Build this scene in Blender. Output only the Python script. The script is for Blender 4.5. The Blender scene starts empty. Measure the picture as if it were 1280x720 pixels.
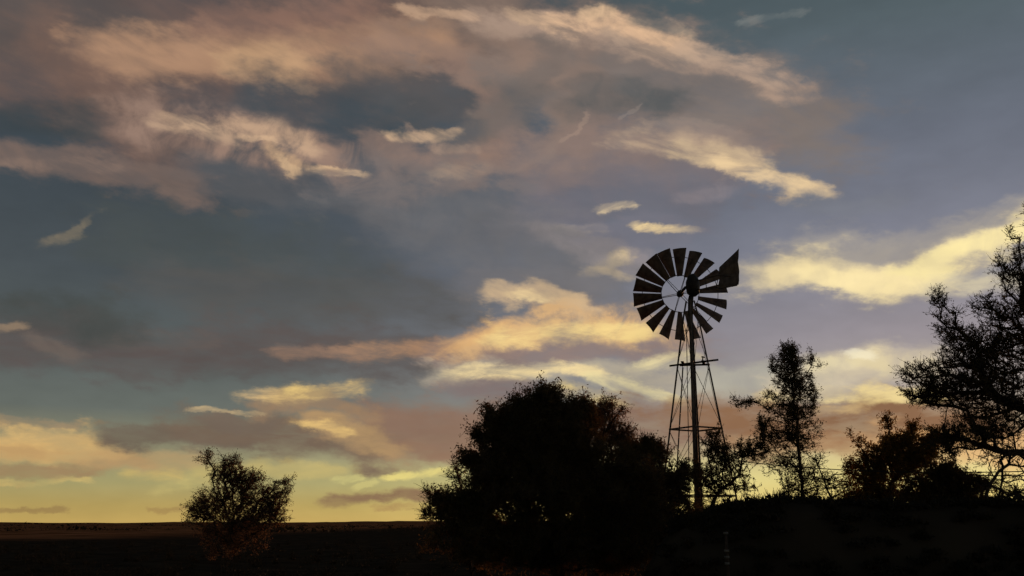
import bpy, math, random
import numpy as np
from mathutils import Vector

S = bpy.context.scene
COL = S.collection
rng = np.random.default_rng(7)
R = math.radians

# ------------------------------------------------------------------ camera
FPX = 1229.0                                   # focal length in pixels of a 1280 px wide frame
PITCH = math.atan((655 - 360) / FPX)
EYE = 1.6
cam_d = bpy.data.cameras.new('camera')
cam_d.sensor_width = 36.0
cam_d.lens = 36.0 * FPX / 1280.0
cam_d.clip_start = 0.1
cam_d.clip_end = 20000
cam = bpy.data.objects.new('camera', cam_d)
COL.objects.link(cam)
cam.location = (0, 0, EYE)
cam.rotation_euler = (math.pi / 2 + PITCH, 0, 0)
S.camera = cam

def ray(x, y):
    X = (x - 640) / FPX; U = (360 - y) / FPX
    c, s = math.cos(PITCH), math.sin(PITCH)
    return Vector((X, c - U * s, s + U * c))

def at(x, y, Y):
    d = ray(x, y)
    return Vector((0, 0, EYE)) + d * (Y / d.y)

def azel(x, y):
    d = ray(x, y).normalized()
    return math.degrees(math.atan2(d.x, d.y)), math.degrees(math.asin(d.z))

def lin(c):
    return tuple((v / 255 / 12.92) if v / 255 <= 0.04045 else ((v / 255 + 0.055) / 1.055) ** 2.4 for v in c)

# ------------------------------------------------------------------ world
SUN_AZ, SUN_EL = R(24), R(3.0)
W = bpy.data.worlds.new('World')
S.world = W
W.use_nodes = True
nt = W.node_tree
nt.nodes.clear()
N = nt.nodes.new
L = nt.links.new

def sock(v, inp):
    if isinstance(v, bpy.types.NodeSocket): L(v, inp)
    elif v is not None: inp.default_value = v

def M(op, a, b=None, c=None, clamp=False):
    n = N('ShaderNodeMath'); n.operation = op; n.use_clamp = clamp
    sock(a, n.inputs[0]); sock(b, n.inputs[1]); sock(c, n.inputs[2])
    return n.outputs[0]

def MR(v, a, b, c=0.0, d=1.0, kind='SMOOTHSTEP'):
    n = N('ShaderNodeMapRange'); n.interpolation_type = kind
    sock(v, n.inputs['Value'])
    for k, q in zip(('From Min', 'From Max', 'To Min', 'To Max'), (a, b, c, d)): sock(q, n.inputs[k])
    return n.outputs['Result']

def MIX(f, a, b, blend='MIX'):
    n = N('ShaderNodeMix'); n.data_type = 'RGBA'; n.blend_type = blend
    def s(v, inp):
        if isinstance(v, bpy.types.NodeSocket): L(v, inp)
        else: inp.default_value = (*v, 1)
    sock(f, n.inputs[0]); s(a, n.inputs[6]); s(b, n.inputs[7])
    return n.outputs[2]

def MAP(v, loc=(0, 0, 0), rot=(0, 0, 0), sc=(1, 1, 1), t='POINT'):
    n = N('ShaderNodeMapping'); n.vector_type = t
    L(v, n.inputs['Vector'])
    n.inputs['Location'].default_value = loc
    n.inputs['Rotation'].default_value = rot
    n.inputs['Scale'].default_value = sc
    return n.outputs[0]

def NOISE(v, scale, detail=5, rough=0.55, out=0, dist=0.0, lac=2.0):
    n = N('ShaderNodeTexNoise')
    L(v, n.inputs['Vector'])
    n.inputs['Scale'].default_value = scale
    n.inputs['Detail'].default_value = detail
    n.inputs['Roughness'].default_value = rough
    n.inputs['Lacunarity'].default_value = lac
    n.inputs['Distortion'].default_value = dist
    return n.outputs[out]

def VM(op, a, b=None, scale=None):
    n = N('ShaderNodeVectorMath'); n.operation = op
    sock(a, n.inputs[0])
    if b is not None: sock(b, n.inputs[1])
    if scale is not None: n.inputs['Scale'].default_value = scale
    return n.outputs[0]

def RAMP(v, stops):
    n = N('ShaderNodeValToRGB')
    sock(v, n.inputs[0])
    e = n.color_ramp.elements
    while len(e) > 1: e.remove(e[-1])
    for i, (p, c) in enumerate(stops):
        q = e[0] if i == 0 else e.new(p)
        q.position = p
        q.color = (*lin(c), 1)
    return n.outputs[0]

tc = N('ShaderNodeTexCoord')
D = tc.outputs['Generated']
sp = N('ShaderNodeSeparateXYZ'); L(D, sp.inputs[0])
az = M('MULTIPLY', M('ARCTAN2', sp.outputs[0], sp.outputs[1]), 57.29578)
el = M('MULTIPLY', M('ARCSINE', sp.outputs[2]), 57.29578)
cb = N('ShaderNodeCombineXYZ'); L(az, cb.inputs[0]); L(el, cb.inputs[1]); cb.inputs[2].default_value = 1.0
P0 = cb.outputs[0]
# broken-up cloud edges: the cloud coordinates are disturbed by two sizes of turbulence
DH = MAP(D, sc=(1, 1, 2.6))
w1 = VM('SCALE', VM('SUBTRACT', NOISE(DH, 9, 2, 0.6, out=1), (0.5, 0.5, 0.5)), scale=5.0)
w2 = VM('SCALE', VM('SUBTRACT', NOISE(MAP(D, sc=(1, 1, 1.8)), 34, 4, 0.66, out=1), (0.5, 0.5, 0.5)), scale=1.6)
PW = VM('ADD', VM('ADD', P0, VM('MULTIPLY', w1, (1, 0.55, 0))), VM('MULTIPLY', w2, (1, 0.7, 0)))
PS = VM('ADD', P0, VM('MULTIPLY', w2, (1.0, 0.55, 0)))
def amp(n, a, lo=0.3, hi=0.7):               # noise -> multiplier 1-a .. 1+a
    return MR(n, lo, hi, 1 - a, 1 + a, 'LINEAR')
nH = NOISE(MAP(D, sc=(1, 1, 4.0)), 17, 6, 0.62, dist=0.3)      # level streaks
nD = NOISE(MAP(MAP(D, rot=(0, R(-19), 0)), loc=(3, 1, 2), sc=(1, 1, 3.2)), 15, 6, 0.58, dist=0.4)   # streaks falling to the right
nU = NOISE(MAP(MAP(D, rot=(0, R(20), 0)), loc=(7, 1, 2), sc=(1, 1, 3.0)), 17, 6, 0.56, dist=0.4)  # streaks rising to the right
nI = NOISE(D, 26, 6, 0.60, dist=0.5)                           # curdled
def tex(n, lo, hi): return MR(n, 0.34, 0.66, lo, hi, 'SMOOTHSTEP')
NZ = {'h': tex(nH, 0.72, 1.12), 'd': tex(nD, 0.72, 1.12), 'u': tex(nU, 0.72, 1.12), 'i': tex(nI, 0.72, 1.12),
      'H': tex(nH, 0.25, 1.3), 'D': tex(nD, 0.18, 1.35), 'U': tex(nU, 0.25, 1.3), 'I': tex(nI, 0.18, 1.35)}

# clouds swell and thin out along their length
RAG = MR(NOISE(MAP(MAP(D, rot=(0, R(-8), 0)), loc=(11, 4, 5), sc=(1, 1, 2.4)), 21, 4, 0.6), 0.32, 0.68, 0.62, 2.3, 'LINEAR')
# clear dusk sky: Nishita under a graded elevation profile, darker to the left
EL_MAX = 60.0
def elpos(y): return max(0.0, azel(640, y)[1] / EL_MAX)
e01 = M('DIVIDE', el, EL_MAX, clamp=True)
left = RAMP(e01, [(0, (204, 172, 98)), (elpos(632), (188, 164, 98)), (elpos(605), (170, 162, 112)), (elpos(570), (148, 144, 114)),
                  (elpos(520), (106, 112, 106)), (elpos(450), (90, 97, 97)), (elpos(360), (76, 83, 87)), (elpos(230), (66, 75, 82)),
                  (elpos(20), (62, 71, 78)), (0.9, (56, 64, 72)), (1, (52, 60, 68))])
right = RAMP(e01, [(0, (240, 206, 124)), (elpos(632), (236, 214, 130)), (elpos(600), (228, 218, 146)), (elpos(560), (196, 184, 146)),
                   (elpos(500), (160, 156, 156)), (elpos(430), (144, 141, 152)), (elpos(330), (124, 128, 144)), (elpos(200), (106, 113, 127)),
                   (elpos(60), (86, 99, 105)), (elpos(10), (79, 93, 98)), (0.9, (60, 70, 78)), (1, (56, 64, 72))])
base = MIX(MR(az, -20, 22, 0, 1, 'SMOOTHSTEP'), left, right)
sky = N('ShaderNodeTexSky')
sky.sky_type = 'NISHITA'; sky.sun_disc = False
sky.sun_elevation = SUN_EL; sky.sun_rotation = SUN_AZ
sky.air_density = 1.0; sky.dust_density = 2.0; sky.ozone_density = 2.0
skyc = VM('SCALE', sky.outputs[0], scale=0.04)
base = MIX(0.10, base, skyc)
# the half of the sky away from the sunset is darker

STROKES = []
def cloud(pts, w, col, a=0.8, nz='h', soft=0.9, warp=True):
    """one cloud mass: a chain of ellipses along picture points, stored as sky directions in degrees"""
    if len(pts) == 1: pts = [(pts[0][0] - w, pts[0][1]), (pts[0][0] + w, pts[0][1])]
    if w <= 12: warp = False; a = a * (0.78 if nz else 0.6)
    ell = []; box = [1e9, -1e9, 1e9, -1e9]
    for (xa, ya), (xb, yb) in zip(pts[:-1], pts[1:]):
        A = azel(xa, ya); B = azel(xb, yb)
        mx, my = (A[0] + B[0]) / 2, (A[1] + B[1]) / 2
        ln = math.hypot(B[0] - A[0], B[1] - A[1]) / 2
        px = abs(azel((xa + xb) / 2, (ya + yb) / 2 - 10)[1] - azel((xa + xb) / 2, (ya + yb) / 2)[1]) / 10
        rb = w * px * (2.55 if w <= 12 else 2.0)
        ra = 2.5 * rb if w <= 12 else 2.0 * rb; hh = ln * (0.7 if w <= 12 else 0.86) / ra
        t = math.atan2(B[1] - A[1], B[0] - A[0]); c, q = math.cos(t), math.sin(t)
        ell.append(((c / ra, q / ra, -(c * mx + q * my) / ra), (-q / rb, c / rb, -(-q * mx + c * my) / rb), hh))
        ra = (ln * 0.86 + ra) * 1.25; rb *= 1.3
        ex, ey = math.hypot(ra * c, rb * q), math.hypot(ra * q, rb * c)
        mg = 1.9 if warp else 0.9
        box = [min(box[0], mx - ex - mg), max(box[1], mx + ex + mg), min(box[2], my - ey - mg), max(box[3], my + ey + mg)]
    lum = 0.3 * col[0] + 0.6 * col[1] + 0.1 * col[2]
    kk = 1 + 0.13 * min(1, max(0, (lum - 85) / 55))
    col = (min(250, col[0] * kk), min(240, col[1] * kk), col[2] * (kk - 0.03))
    STROKES.append((ell, box, col, a, nz, soft, warp))

#CLOUDS_BEGIN
# -- upper left veils
cloud([(-60, 40), (250, 55), (560, 40)], 95, (106, 88, 84), 0.85, 'd', 1.15)
cloud([(-60, 20), (120, 30)], 50, (82, 80, 82), 0.6, 'd', 1.15)
cloud([(90, 80), (180, 165)], 48, (116, 93, 85), 0.75, 'i', 1.15)
cloud([(150, 60), (330, 70), (540, 55)], 34, (158, 124, 102), 0.85, 'd', 1.15)
cloud([(300, 78), (360, 82)], 24, (176, 142, 112), 0.7, 'd', 1.15)
cloud([(260, 25), (460, 20)], 22, (138, 106, 94), 0.6, 'd', 1.15)
cloud([(-30, 195), (90, 202), (225, 238)], 20, (118, 100, 94), 0.8, 'd', 1.15)
cloud([(200, 150), (300, 170), (400, 190), (470, 215)], 36, (138, 114, 104), 0.8, 'I', 1.15)
cloud([(250, 215), (470, 265)], 24, (96, 94, 98), 0.5, 'd', 1.15)
# -- hollow of blue inside the swirl
cloud([(340, 120), (500, 145)], 34, (66, 76, 85), 0.7, 'i', 1.15)
cloud([(470, 100), (570, 130)], 34, (84, 84, 88), 0.7, 'i', 1.15)
cloud([(0, 150), (110, 155)], 22, (62, 70, 76), 0.7, 'd', 1.15)
# -- the swirl
cloud([(500, 55), (580, 80), (612, 120), (618, 170), (590, 205)], 24, (136, 112, 102), 0.75, 'i', 1.15)
cloud([(490, 180), (540, 200), (600, 205)], 22, (138, 114, 104), 0.75, 'i', 1.15)
cloud([(488, 169), (530, 172), (572, 164)], 5.5, (196, 164, 134), 0.8, 'D', 1.35)
cloud([(545, 217), (605, 212)], 6, (168, 142, 122), 0.6, 'D', 1.35)
cloud([(200, 152), (245, 157), (280, 172)], 8, (172, 144, 122), 0.7, 'D', 1.35)
cloud([(290, 160), (340, 165), (385, 182)], 11, (178, 148, 124), 0.75, 'I', 1.35)
cloud([(345, 190), (370, 205)], 8, (182, 150, 118), 0.7, 'I', 1.35)
cloud([(396, 211), (425, 214), (450, 218)], 4.5, (206, 172, 136), 0.85, 'H', 1.35)
# -- centre veil
cloud([(610, 20), (690, 70), (760, 70)], 60, (124, 106, 98), 0.8, 'd', 1.15)
cloud([(700, 90), (850, 100), (980, 150)], 62, (118, 108, 106), 0.9, 'd', 1.15)
cloud([(650, 60), (725, 110), (715, 170)], 34, (134, 112, 102), 0.7, 'i', 1.15)
cloud([(740, 118), (800, 122)], 28, (78, 86, 92), 0.7, 'i', 1.15)
cloud([(590, 160), (650, 130), (670, 90)], 26, (106, 99, 98), 0.75, 'i', 1.15)
cloud([(680, 200), (780, 185), (900, 190)], 40, (130, 112, 108), 0.8, 'i', 1.15)
cloud([(700, 250), (800, 240), (880, 235)], 34, (108, 104, 114), 0.7, 'i', 1.15)
cloud([(690, 290), (760, 300), (830, 290)], 26, (116, 112, 124), 0.6, 'i', 1.15)
cloud([(700, 178), (722, 163), (735, 144)], 2, (160, 136, 122), 0.45, None, 1.15, warp=False)
cloud([(770, 152), (805, 130)], 1.7, (146, 132, 126), 0.4, None, 1.15, warp=False)
cloud([(640, 205), (690, 180)], 9, (138, 120, 112), 0.5, 'U', 1.35)
# -- bright edge along the top
cloud([(600, 22), (700, 30), (800, 48), (900, 78), (985, 108)], 16, (150, 128, 116), 0.75, 'D', 1.15)
cloud([(500, 10), (550, 17), (590, 20)], 5, (184, 152, 128), 0.6, 'D', 1.35)
cloud([(640, 16), (700, 30)], 6, (176, 148, 124), 0.7, 'D', 1.35)
cloud([(705, 28), (760, 26), (810, 44), (850, 58)], 10, (204, 168, 138), 0.9, 'D', 1.35)
cloud([(850, 60), (905, 76), (970, 100)], 9, (168, 144, 128), 0.75, 'D', 1.35)
cloud([(730, 18), (760, 14)], 6, (205, 172, 140), 0.7, 'I', 1.35)
cloud([(925, 30), (965, 21), (1008, 15)], 4, (124, 126, 126), 0.6, 'U', 1.0, warp=False)
# -- feather on the right of the centre
cloud([(790, 172), (860, 178), (930, 205)], 18, (162, 140, 122), 0.75, 'D', 1.15)
cloud([(850, 190), (930, 200), (990, 228)], 14, (178, 156, 130), 0.7, 'D', 1.15)
cloud([(900, 203), (960, 222), (1028, 240)], 8, (212, 184, 146), 0.85, 'D', 1.35)
cloud([(750, 262), (790, 256)], 4, (214, 190, 152), 0.85, 'U', 1.0, warp=False)
cloud([(796, 284), (830, 286), (866, 287)], 4, (222, 194, 146), 0.9, 'H', 1.0, warp=False)
cloud([(700, 300), (745, 320), (785, 330)], 20, (146, 134, 134), 0.6, 'd', 1.15)
cloud([(745, 335), (782, 318)], 7, (204, 180, 142), 0.75, 'I', 1.35)
cloud([(750, 338), (778, 346)], 5, (196, 172, 136), 0.7, 'D', 1.35)
cloud([(700, 284), (760, 286)], 5, (160, 146, 138), 0.6, 'H', 1.35)
cloud([(520, 260), (640, 300), (700, 340)], 60, (104, 103, 108), 0.7, 'i', 1.15)
cloud([(505, 158), (545, 186), (600, 188)], 4, (158, 132, 116), 0.5, 'I', 1.1)
cloud([(300, 172), (345, 176)], 4, (196, 164, 134), 0.6, 'I', 1.1)
cloud([(352, 196), (368, 214)], 4, (190, 160, 128), 0.6, 'I', 1.1)
cloud([(228, 158), (262, 160)], 3.5, (186, 156, 130), 0.6, 'D', 1.1)
cloud([(0, 205), (90, 200), (150, 212)], 6, (134, 112, 102), 0.5, 'D', 1.2)
cloud([(760, 40), (800, 62), (860, 74)], 6, (160, 138, 122), 0.5, 'D', 1.1)
cloud([(790, 26), (835, 32), (862, 44)], 5, (170, 148, 128), 0.5, 'D', 1.1)
cloud([(820, 160), (880, 158), (930, 175)], 9, (140, 124, 116), 0.5, 'D', 1.2)
cloud([(1000, 250), (1060, 262), (1120, 250)], 10, (118, 120, 128), 0.3, 'U', 1.2)
cloud([(860, 245), (905, 240)], 8, (138, 128, 134), 0.4, 'I', 1.2)
# -- right yellow cloud
cloud([(960, 340), (1020, 318), (1100, 318), (1190, 300), (1300, 260)], 26, (158, 148, 136), 0.55, 'u', 1.15)
cloud([(985, 345), (1035, 338), (1100, 352), (1180, 330), (1240, 305), (1310, 275)], 23, (206, 188, 150), 0.9, 'i', 1.2)
cloud([(1030, 345), (1080, 356), (1150, 350)], 16, (222, 202, 156), 0.9, 'i', 1.15)
cloud([(1140, 338), (1200, 320), (1260, 296), (1310, 280)], 16, (224, 204, 152), 0.95, 'i', 1.15)
cloud([(1170, 362), (1230, 352), (1290, 352)], 10, (192, 180, 154), 0.75, 'H', 1.35)
cloud([(1190, 345), (1240, 340)], 5, (150, 146, 146), 0.6, 'H', 1.35)
# -- small scrap on the far left
cloud([(60, 302), (84, 296), (106, 279)], 6, (120, 110, 96), 0.85, 'I', 0.85, warp=False)
# -- long dull bank on the left
cloud([(180, 300), (320, 320), (450, 350)], 42, (76, 81, 80), 0.45, 'i', 1.15)
cloud([(240, 360), (400, 376), (520, 372)], 38, (88, 86, 86), 0.62, 'h', 1.15)
cloud([(-40, 420), (100, 432), (280, 440), (440, 440), (600, 450)], 34, (92, 84, 84), 0.9, 'h', 1.15)
cloud([(60, 395), (130, 400)], 28, (72, 76, 76), 0.75, 'i', 1.15)
cloud([(-40, 412), (30, 408)], 5, (138, 118, 100), 0.75, 'H', 1.35)
cloud([(45, 425), (80, 442)], 8, (112, 100, 94), 0.6, 'D', 1.35)
cloud([(140, 425), (260, 425)], 9, (104, 94, 90), 0.5, 'H', 1.35)
# -- peach ribbon into the wheel
cloud([(600, 352), (740, 372)], 22, (112, 108, 112), 0.6, 'h', 1.15)
cloud([(560, 440), (650, 432), (760, 432), (850, 425)], 22, (136, 116, 112), 0.8, 'h', 1.15)
cloud([(440, 440), (540, 434), (620, 418)], 9, (160, 124, 98), 0.8, 'H', 1.15)
cloud([(590, 425), (640, 410), (710, 398), (770, 408), (840, 412)], 19, (190, 154, 114), 0.85, 'I', 1.15)
cloud([(625, 368), (680, 374), (735, 392)], 13, (184, 158, 128), 0.85, 'd', 1.15)
cloud([(355, 438), (400, 440), (450, 446)], 6, (140, 112, 96), 0.7, 'H', 1.1)
cloud([(560, 432), (625, 408)], 8, (198, 156, 108), 0.75, 'U', 1.35)
cloud([(625, 422), (700, 414), (810, 416)], 10, (230, 194, 132), 0.85, 'H', 1.35)
cloud([(645, 366), (690, 372)], 5, (214, 188, 142), 0.75, 'D', 1.35)
# -- thin cream strips above the bush
cloud([(560, 470), (640, 466), (720, 462), (830, 480), (900, 490)], 17, (158, 148, 134), 0.8, 'h', 1.15)
cloud([(565, 468), (640, 466), (700, 458), (745, 468)], 7, (220, 196, 146), 0.85, 'H', 1.35)
cloud([(740, 472), (790, 486), (850, 500)], 7, (204, 190, 146), 0.8, 'D', 1.35)
cloud([(700, 485), (780, 505)], 8, (206, 182, 122), 0.7, 'D', 1.35)
cloud([(810, 456), (850, 448)], 8, (214, 198, 152), 0.8, 'U', 1.35)
cloud([(580, 490), (650, 486)], 16, (122, 106, 106), 0.8, 'h', 1.15)
# -- brown bar behind tower and trees
cloud([(470, 530), (600, 540), (760, 535), (900, 530)], 30, (130, 104, 92), 0.9, 'h', 1.15)
cloud([(880, 520), (1000, 530), (1100, 528), (1240, 532)], 31, (134, 100, 76), 0.95, 'h', 1.15)
cloud([(900, 556), (1020, 556), (1150, 558)], 10, (156, 118, 86), 0.7, 'h', 1.15)
cloud([(1130, 560), (1300, 560)], 24, (206, 160, 110), 0.8, 'h', 1.15)
cloud([(880, 476), (960, 462), (1010, 462)], 17, (156, 152, 142), 0.75, 'i', 1.15)
cloud([(990, 470), (1060, 462), (1140, 460)], 24, (186, 172, 150), 0.8, 'i', 1.15)
cloud([(1020, 458), (1060, 452)], 8, (206, 192, 158), 0.7, 'I', 1.35)
cloud([(1090, 452), (1130, 455)], 9, (202, 186, 150), 0.7, 'I', 1.35)
cloud([(1064, 441), (1084, 446)], 4, (232, 222, 190), 0.8, None, 1.15, warp=False)
cloud([(960, 497), (1050, 494), (1180, 494)], 7, (222, 198, 140), 0.85, 'H', 1.35)
cloud([(1030, 512), (1075, 508)], 5, (196, 168, 124), 0.7, 'H', 1.35)
# -- low cloud on the left
cloud([(-60, 584), (60, 584), (170, 582)], 13, (146, 118, 88), 0.85, 'h', 1)
cloud([(-60, 548), (40, 548), (110, 558)], 21, (188, 154, 102), 0.92, 'h', 1)
cloud([(-60, 562), (60, 568), (140, 575)], 7, (158, 126, 90), 0.6, 'H', 1)
cloud([(-40, 524), (40, 527), (90, 533)], 6, (150, 126, 98), 0.7, 'H', 1)
cloud([(10, 538), (90, 541)], 6, (202, 168, 110), 0.6, 'H', 1)
cloud([(120, 575), (180, 578), (240, 574)], 11, (168, 138, 98), 0.7, 'h', 1)
cloud([(470, 560), (560, 555), (640, 556)], 24, (136, 108, 90), 0.9, 'h', 1)
cloud([(470, 530), (520, 528), (560, 535)], 16, (132, 106, 92), 0.8, 'h', 1)
cloud([(150, 552), (210, 552), (300, 556)], 14, (108, 95, 84), 0.95, 'h', 1)
cloud([(250, 540), (320, 540), (400, 552), (450, 560)], 25, (114, 97, 84), 0.97, 'h', 1)
cloud([(262, 527), (330, 531)], 13, (112, 98, 88), 0.85, 'i', 1)
cloud([(330, 508), (400, 506), (440, 520)], 14, (146, 118, 92), 0.8, 'i', 1)
cloud([(400, 536), (440, 546), (500, 562)], 15, (162, 132, 96), 0.75, 'h', 1)
cloud([(380, 530), (410, 532), (436, 540)], 5, (208, 174, 112), 0.8, 'H', 1)
cloud([(300, 494), (340, 492)], 5, (196, 166, 120), 0.9, 'H', 1)
cloud([(350, 494), (400, 490), (446, 485)], 8, (196, 166, 112), 0.9, 'H', 1)
cloud([(370, 490), (396, 490)], 6, (214, 184, 118), 0.8, 'H', 1)
cloud([(236, 513), (262, 510), (296, 514), (328, 518)], 2.2, (172, 150, 116), 0.9, 'H', 1)
cloud([(250, 592), (340, 588), (420, 588)], 9, (182, 162, 102), 0.7, 'h', 1)
cloud([(0, 602), (60, 602), (118, 600)], 3.5, (184, 160, 102), 0.8, 'H', 1)
cloud([(160, 594), (215, 594)], 6, (180, 156, 96), 0.6, 'H', 1)
cloud([(200, 610), (235, 606)], 5, (182, 166, 106), 0.5, 'H', 1)
cloud([(485, 596), (530, 592), (580, 586)], 4, (206, 190, 118), 0.9, 'U', 1)
cloud([(415, 600), (455, 597)], 3, (186, 176, 116), 0.7, 'U', 1)
cloud([(440, 608), (470, 602)], 3, (190, 178, 116), 0.6, 'U', 1)
# -- slivers at the horizon
cloud([(-20, 639), (95, 638)], 3, (132, 104, 72), 0.9, None, 1.15, warp=False)
cloud([(185, 638), (235, 637)], 2.6, (142, 112, 74), 0.8, None, 1.15, warp=False)
cloud([(415, 628), (460, 621), (540, 620), (600, 626)], 6, (132, 104, 82), 1.1, 'h', 1.0, warp=False)
cloud([(460, 634), (540, 633)], 3, (150, 116, 80), 0.7, 'H', 1.0, warp=False)
#CLOUDS_END
mot = MR(NOISE(MAP(D, sc=(1, 1, 2.5)), 11, 3, 0.6), 0.3, 0.7, 0.93, 1.07, 'LINEAR')
# the sky away from the sunset is a little darker at dusk
back = MR(M('ABSOLUTE', az), 40, 110, 10.0, 7.5)
gain = M('MULTIPLY', mot, back)

def make_group(name, ins, out):
    g = bpy.data.node_groups.new(name, 'ShaderNodeTree')
    for nm, ty in ins: g.interface.new_socket(nm, in_out='INPUT', socket_type=ty)
    g.interface.new_socket(out[0], in_out='OUTPUT', socket_type=out[1])
    return g, g.nodes.new('NodeGroupInput'), g.nodes.new('NodeGroupOutput')
VEC, FLT, RGB_ = 'NodeSocketVector', 'NodeSocketFloat', 'NodeSocketColor'
# squared distance from an ellipse of the sky, smallest so far
GE, gi, go = make_group('cloud_ellipse', [('P', VEC), ('U', VEC), ('V', VEC), ('Prev', FLT), ('Half', FLT)], ('R', FLT))
_n, _l = GE.nodes.new, GE.links.new
d1 = _n('ShaderNodeVectorMath'); d1.operation = 'DOT_PRODUCT'; _l(gi.outputs[0], d1.inputs[0]); _l(gi.outputs[1], d1.inputs[1])
d2 = _n('ShaderNodeVectorMath'); d2.operation = 'DOT_PRODUCT'; _l(gi.outputs[0], d2.inputs[0]); _l(gi.outputs[2], d2.inputs[1])
a1 = _n('ShaderNodeMath'); a1.operation = 'ABSOLUTE'; _l(d1.outputs['Value'], a1.inputs[0])
a2 = _n('ShaderNodeMath'); a2.operation = 'SUBTRACT'; _l(a1.outputs[0], a2.inputs[0]); _l(gi.outputs[4], a2.inputs[1])
a3 = _n('ShaderNodeMath'); a3.operation = 'MAXIMUM'; _l(a2.outputs[0], a3.inputs[0]); a3.inputs[1].default_value = 0.0
m1 = _n('ShaderNodeMath'); m1.operation = 'MULTIPLY'; _l(a3.outputs[0], m1.inputs[0]); _l(a3.outputs[0], m1.inputs[1])
m2 = _n('ShaderNodeMath'); m2.operation = 'MULTIPLY_ADD'; _l(d2.outputs['Value'], m2.inputs[0]); _l(d2.outputs['Value'], m2.inputs[1]); _l(m1.outputs[0], m2.inputs[2])
m3 = _n('ShaderNodeMath'); m3.operation = 'MINIMUM'; _l(m2.outputs[0], m3.inputs[0]); _l(gi.outputs[3], m3.inputs[1]); _l(m3.outputs[0], go.inputs[0])
# lay the cloud colour over what is behind it
GF, gi, go = make_group('cloud_over', [('R', FLT), ('Noise', FLT), ('Soft', FLT), ('Alpha', FLT), ('Cloud', RGB_), ('Behind', RGB_), ('Ragged', FLT)], ('Color', RGB_))
_n, _l = GF.nodes.new, GF.links.new
f0 = _n('ShaderNodeMath'); f0.operation = 'MULTIPLY'; _l(gi.outputs[0], f0.inputs[0]); _l(gi.outputs[6], f0.inputs[1])
f1 = _n('ShaderNodeMath'); f1.operation = 'SUBTRACT'; f1.inputs[0].default_value = 1.0; _l(f0.outputs[0], f1.inputs[1])
f1b = _n('ShaderNodeMath'); f1b.operation = 'MAXIMUM'; _l(f1.outputs[0], f1b.inputs[0]); f1b.inputs[1].default_value = 0.0
f1c = _n('ShaderNodeMath'); f1c.operation = 'POWER'; _l(f1b.outputs[0], f1c.inputs[0]); f1c.inputs[1].default_value = 1.9
f3 = _n('ShaderNodeMapRange'); f3.interpolation_type = 'SMOOTHSTEP'; _l(f1c.outputs[0], f3.inputs['Value'])
f2 = _n('ShaderNodeMath'); f2.operation = 'MULTIPLY'; f2.use_clamp = True; _l(f3.outputs['Result'], f2.inputs[0]); _l(gi.outputs[1], f2.inputs[1])
_l(gi.outputs[2], f3.inputs['From Max']); _l(gi.outputs[3], f3.inputs['To Max'])
f4 = _n('ShaderNodeMix'); f4.data_type = 'RGBA'; _l(f2.outputs[0], f4.inputs[0]); _l(gi.outputs[5], f4.inputs[6]); _l(gi.outputs[4], f4.inputs[7])
_l(f4.outputs[2], go.inputs[0])

def tile(x0, x1, y0, y1, depth=0):
    """the clouds that reach this piece of sky; the sky is cut in halves only to keep the shader quick"""
    mine = [q for q in STROKES if q[1][0] < x1 and q[1][1] > x0 and q[1][2] < y1 and q[1][3] > y0]
    if len(mine) > 14 and depth < 7:
        wide = (x1 - x0) > 1.2 * (y1 - y0)
        if depth == 0: wide, cut = True, -32.0
        elif depth == 1 and x1 > 100: wide, cut = True, 32.0
        elif y1 > 60 and depth >= 2: wide, cut = False, 31.0
        elif y0 < -20: wide, cut = False, 0.0
        else: cut = (x0 + x1) / 2 if wide else (y0 + y1) / 2
        if wide: A, B = tile(x0, cut, y0, y1, depth + 1), tile(cut, x1, y0, y1, depth + 1)
        else: A, B = tile(x0, x1, y0, cut, depth + 1), tile(x0, x1, cut, y1, depth + 1)
        m = N('ShaderNodeMixShader')
        L(M('GREATER_THAN', az if wide else el, cut), m.inputs[0]); L(A, m.inputs[1]); L(B, m.inputs[2])
        return m.outputs[0]
    acc = base
    for ell, box, colr, a, nz, soft, warp in mine:
        r2 = None
        for U, V, hh in ell:
            n = N('ShaderNodeGroup'); n.node_tree = GE
            L(PW if warp else PS, n.inputs[0]); n.inputs[1].default_value = U; n.inputs[2].default_value = V; n.inputs[4].default_value = hh
            if r2 is None: n.inputs[3].default_value = 99.0
            else: L(r2, n.inputs[3])
            r2 = n.outputs[0]
        n = N('ShaderNodeGroup'); n.node_tree = GF
        L(r2, n.inputs[0])
        if nz: L(NZ[nz], n.inputs[1])
        else: n.inputs[1].default_value = 1.0
        n.inputs[2].default_value = 0.95; n.inputs[3].default_value = a; n.inputs[4].default_value = (*lin(colr), 1)
        L(acc, n.inputs[5]); L(RAG, n.inputs[6])
        acc = n.outputs[0]
    sc_ = VM('SCALE', acc, scale=1.0); L(gain, nt.nodes[-1].inputs['Scale'])
    g = N('ShaderNodeBackground'); L(sc_, g.inputs['Color']); g.inputs['Strength'].default_value = 0.1
    return g.outputs[0]
bgo = tile(-180.0, 180.0, -90.0, 90.0)
print('sky nodes', len(nt.nodes))
W.cycles.sampling_method = 'NONE'
wo = N('ShaderNodeOutputWorld'); L(bgo, wo.inputs['Surface'])

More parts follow.
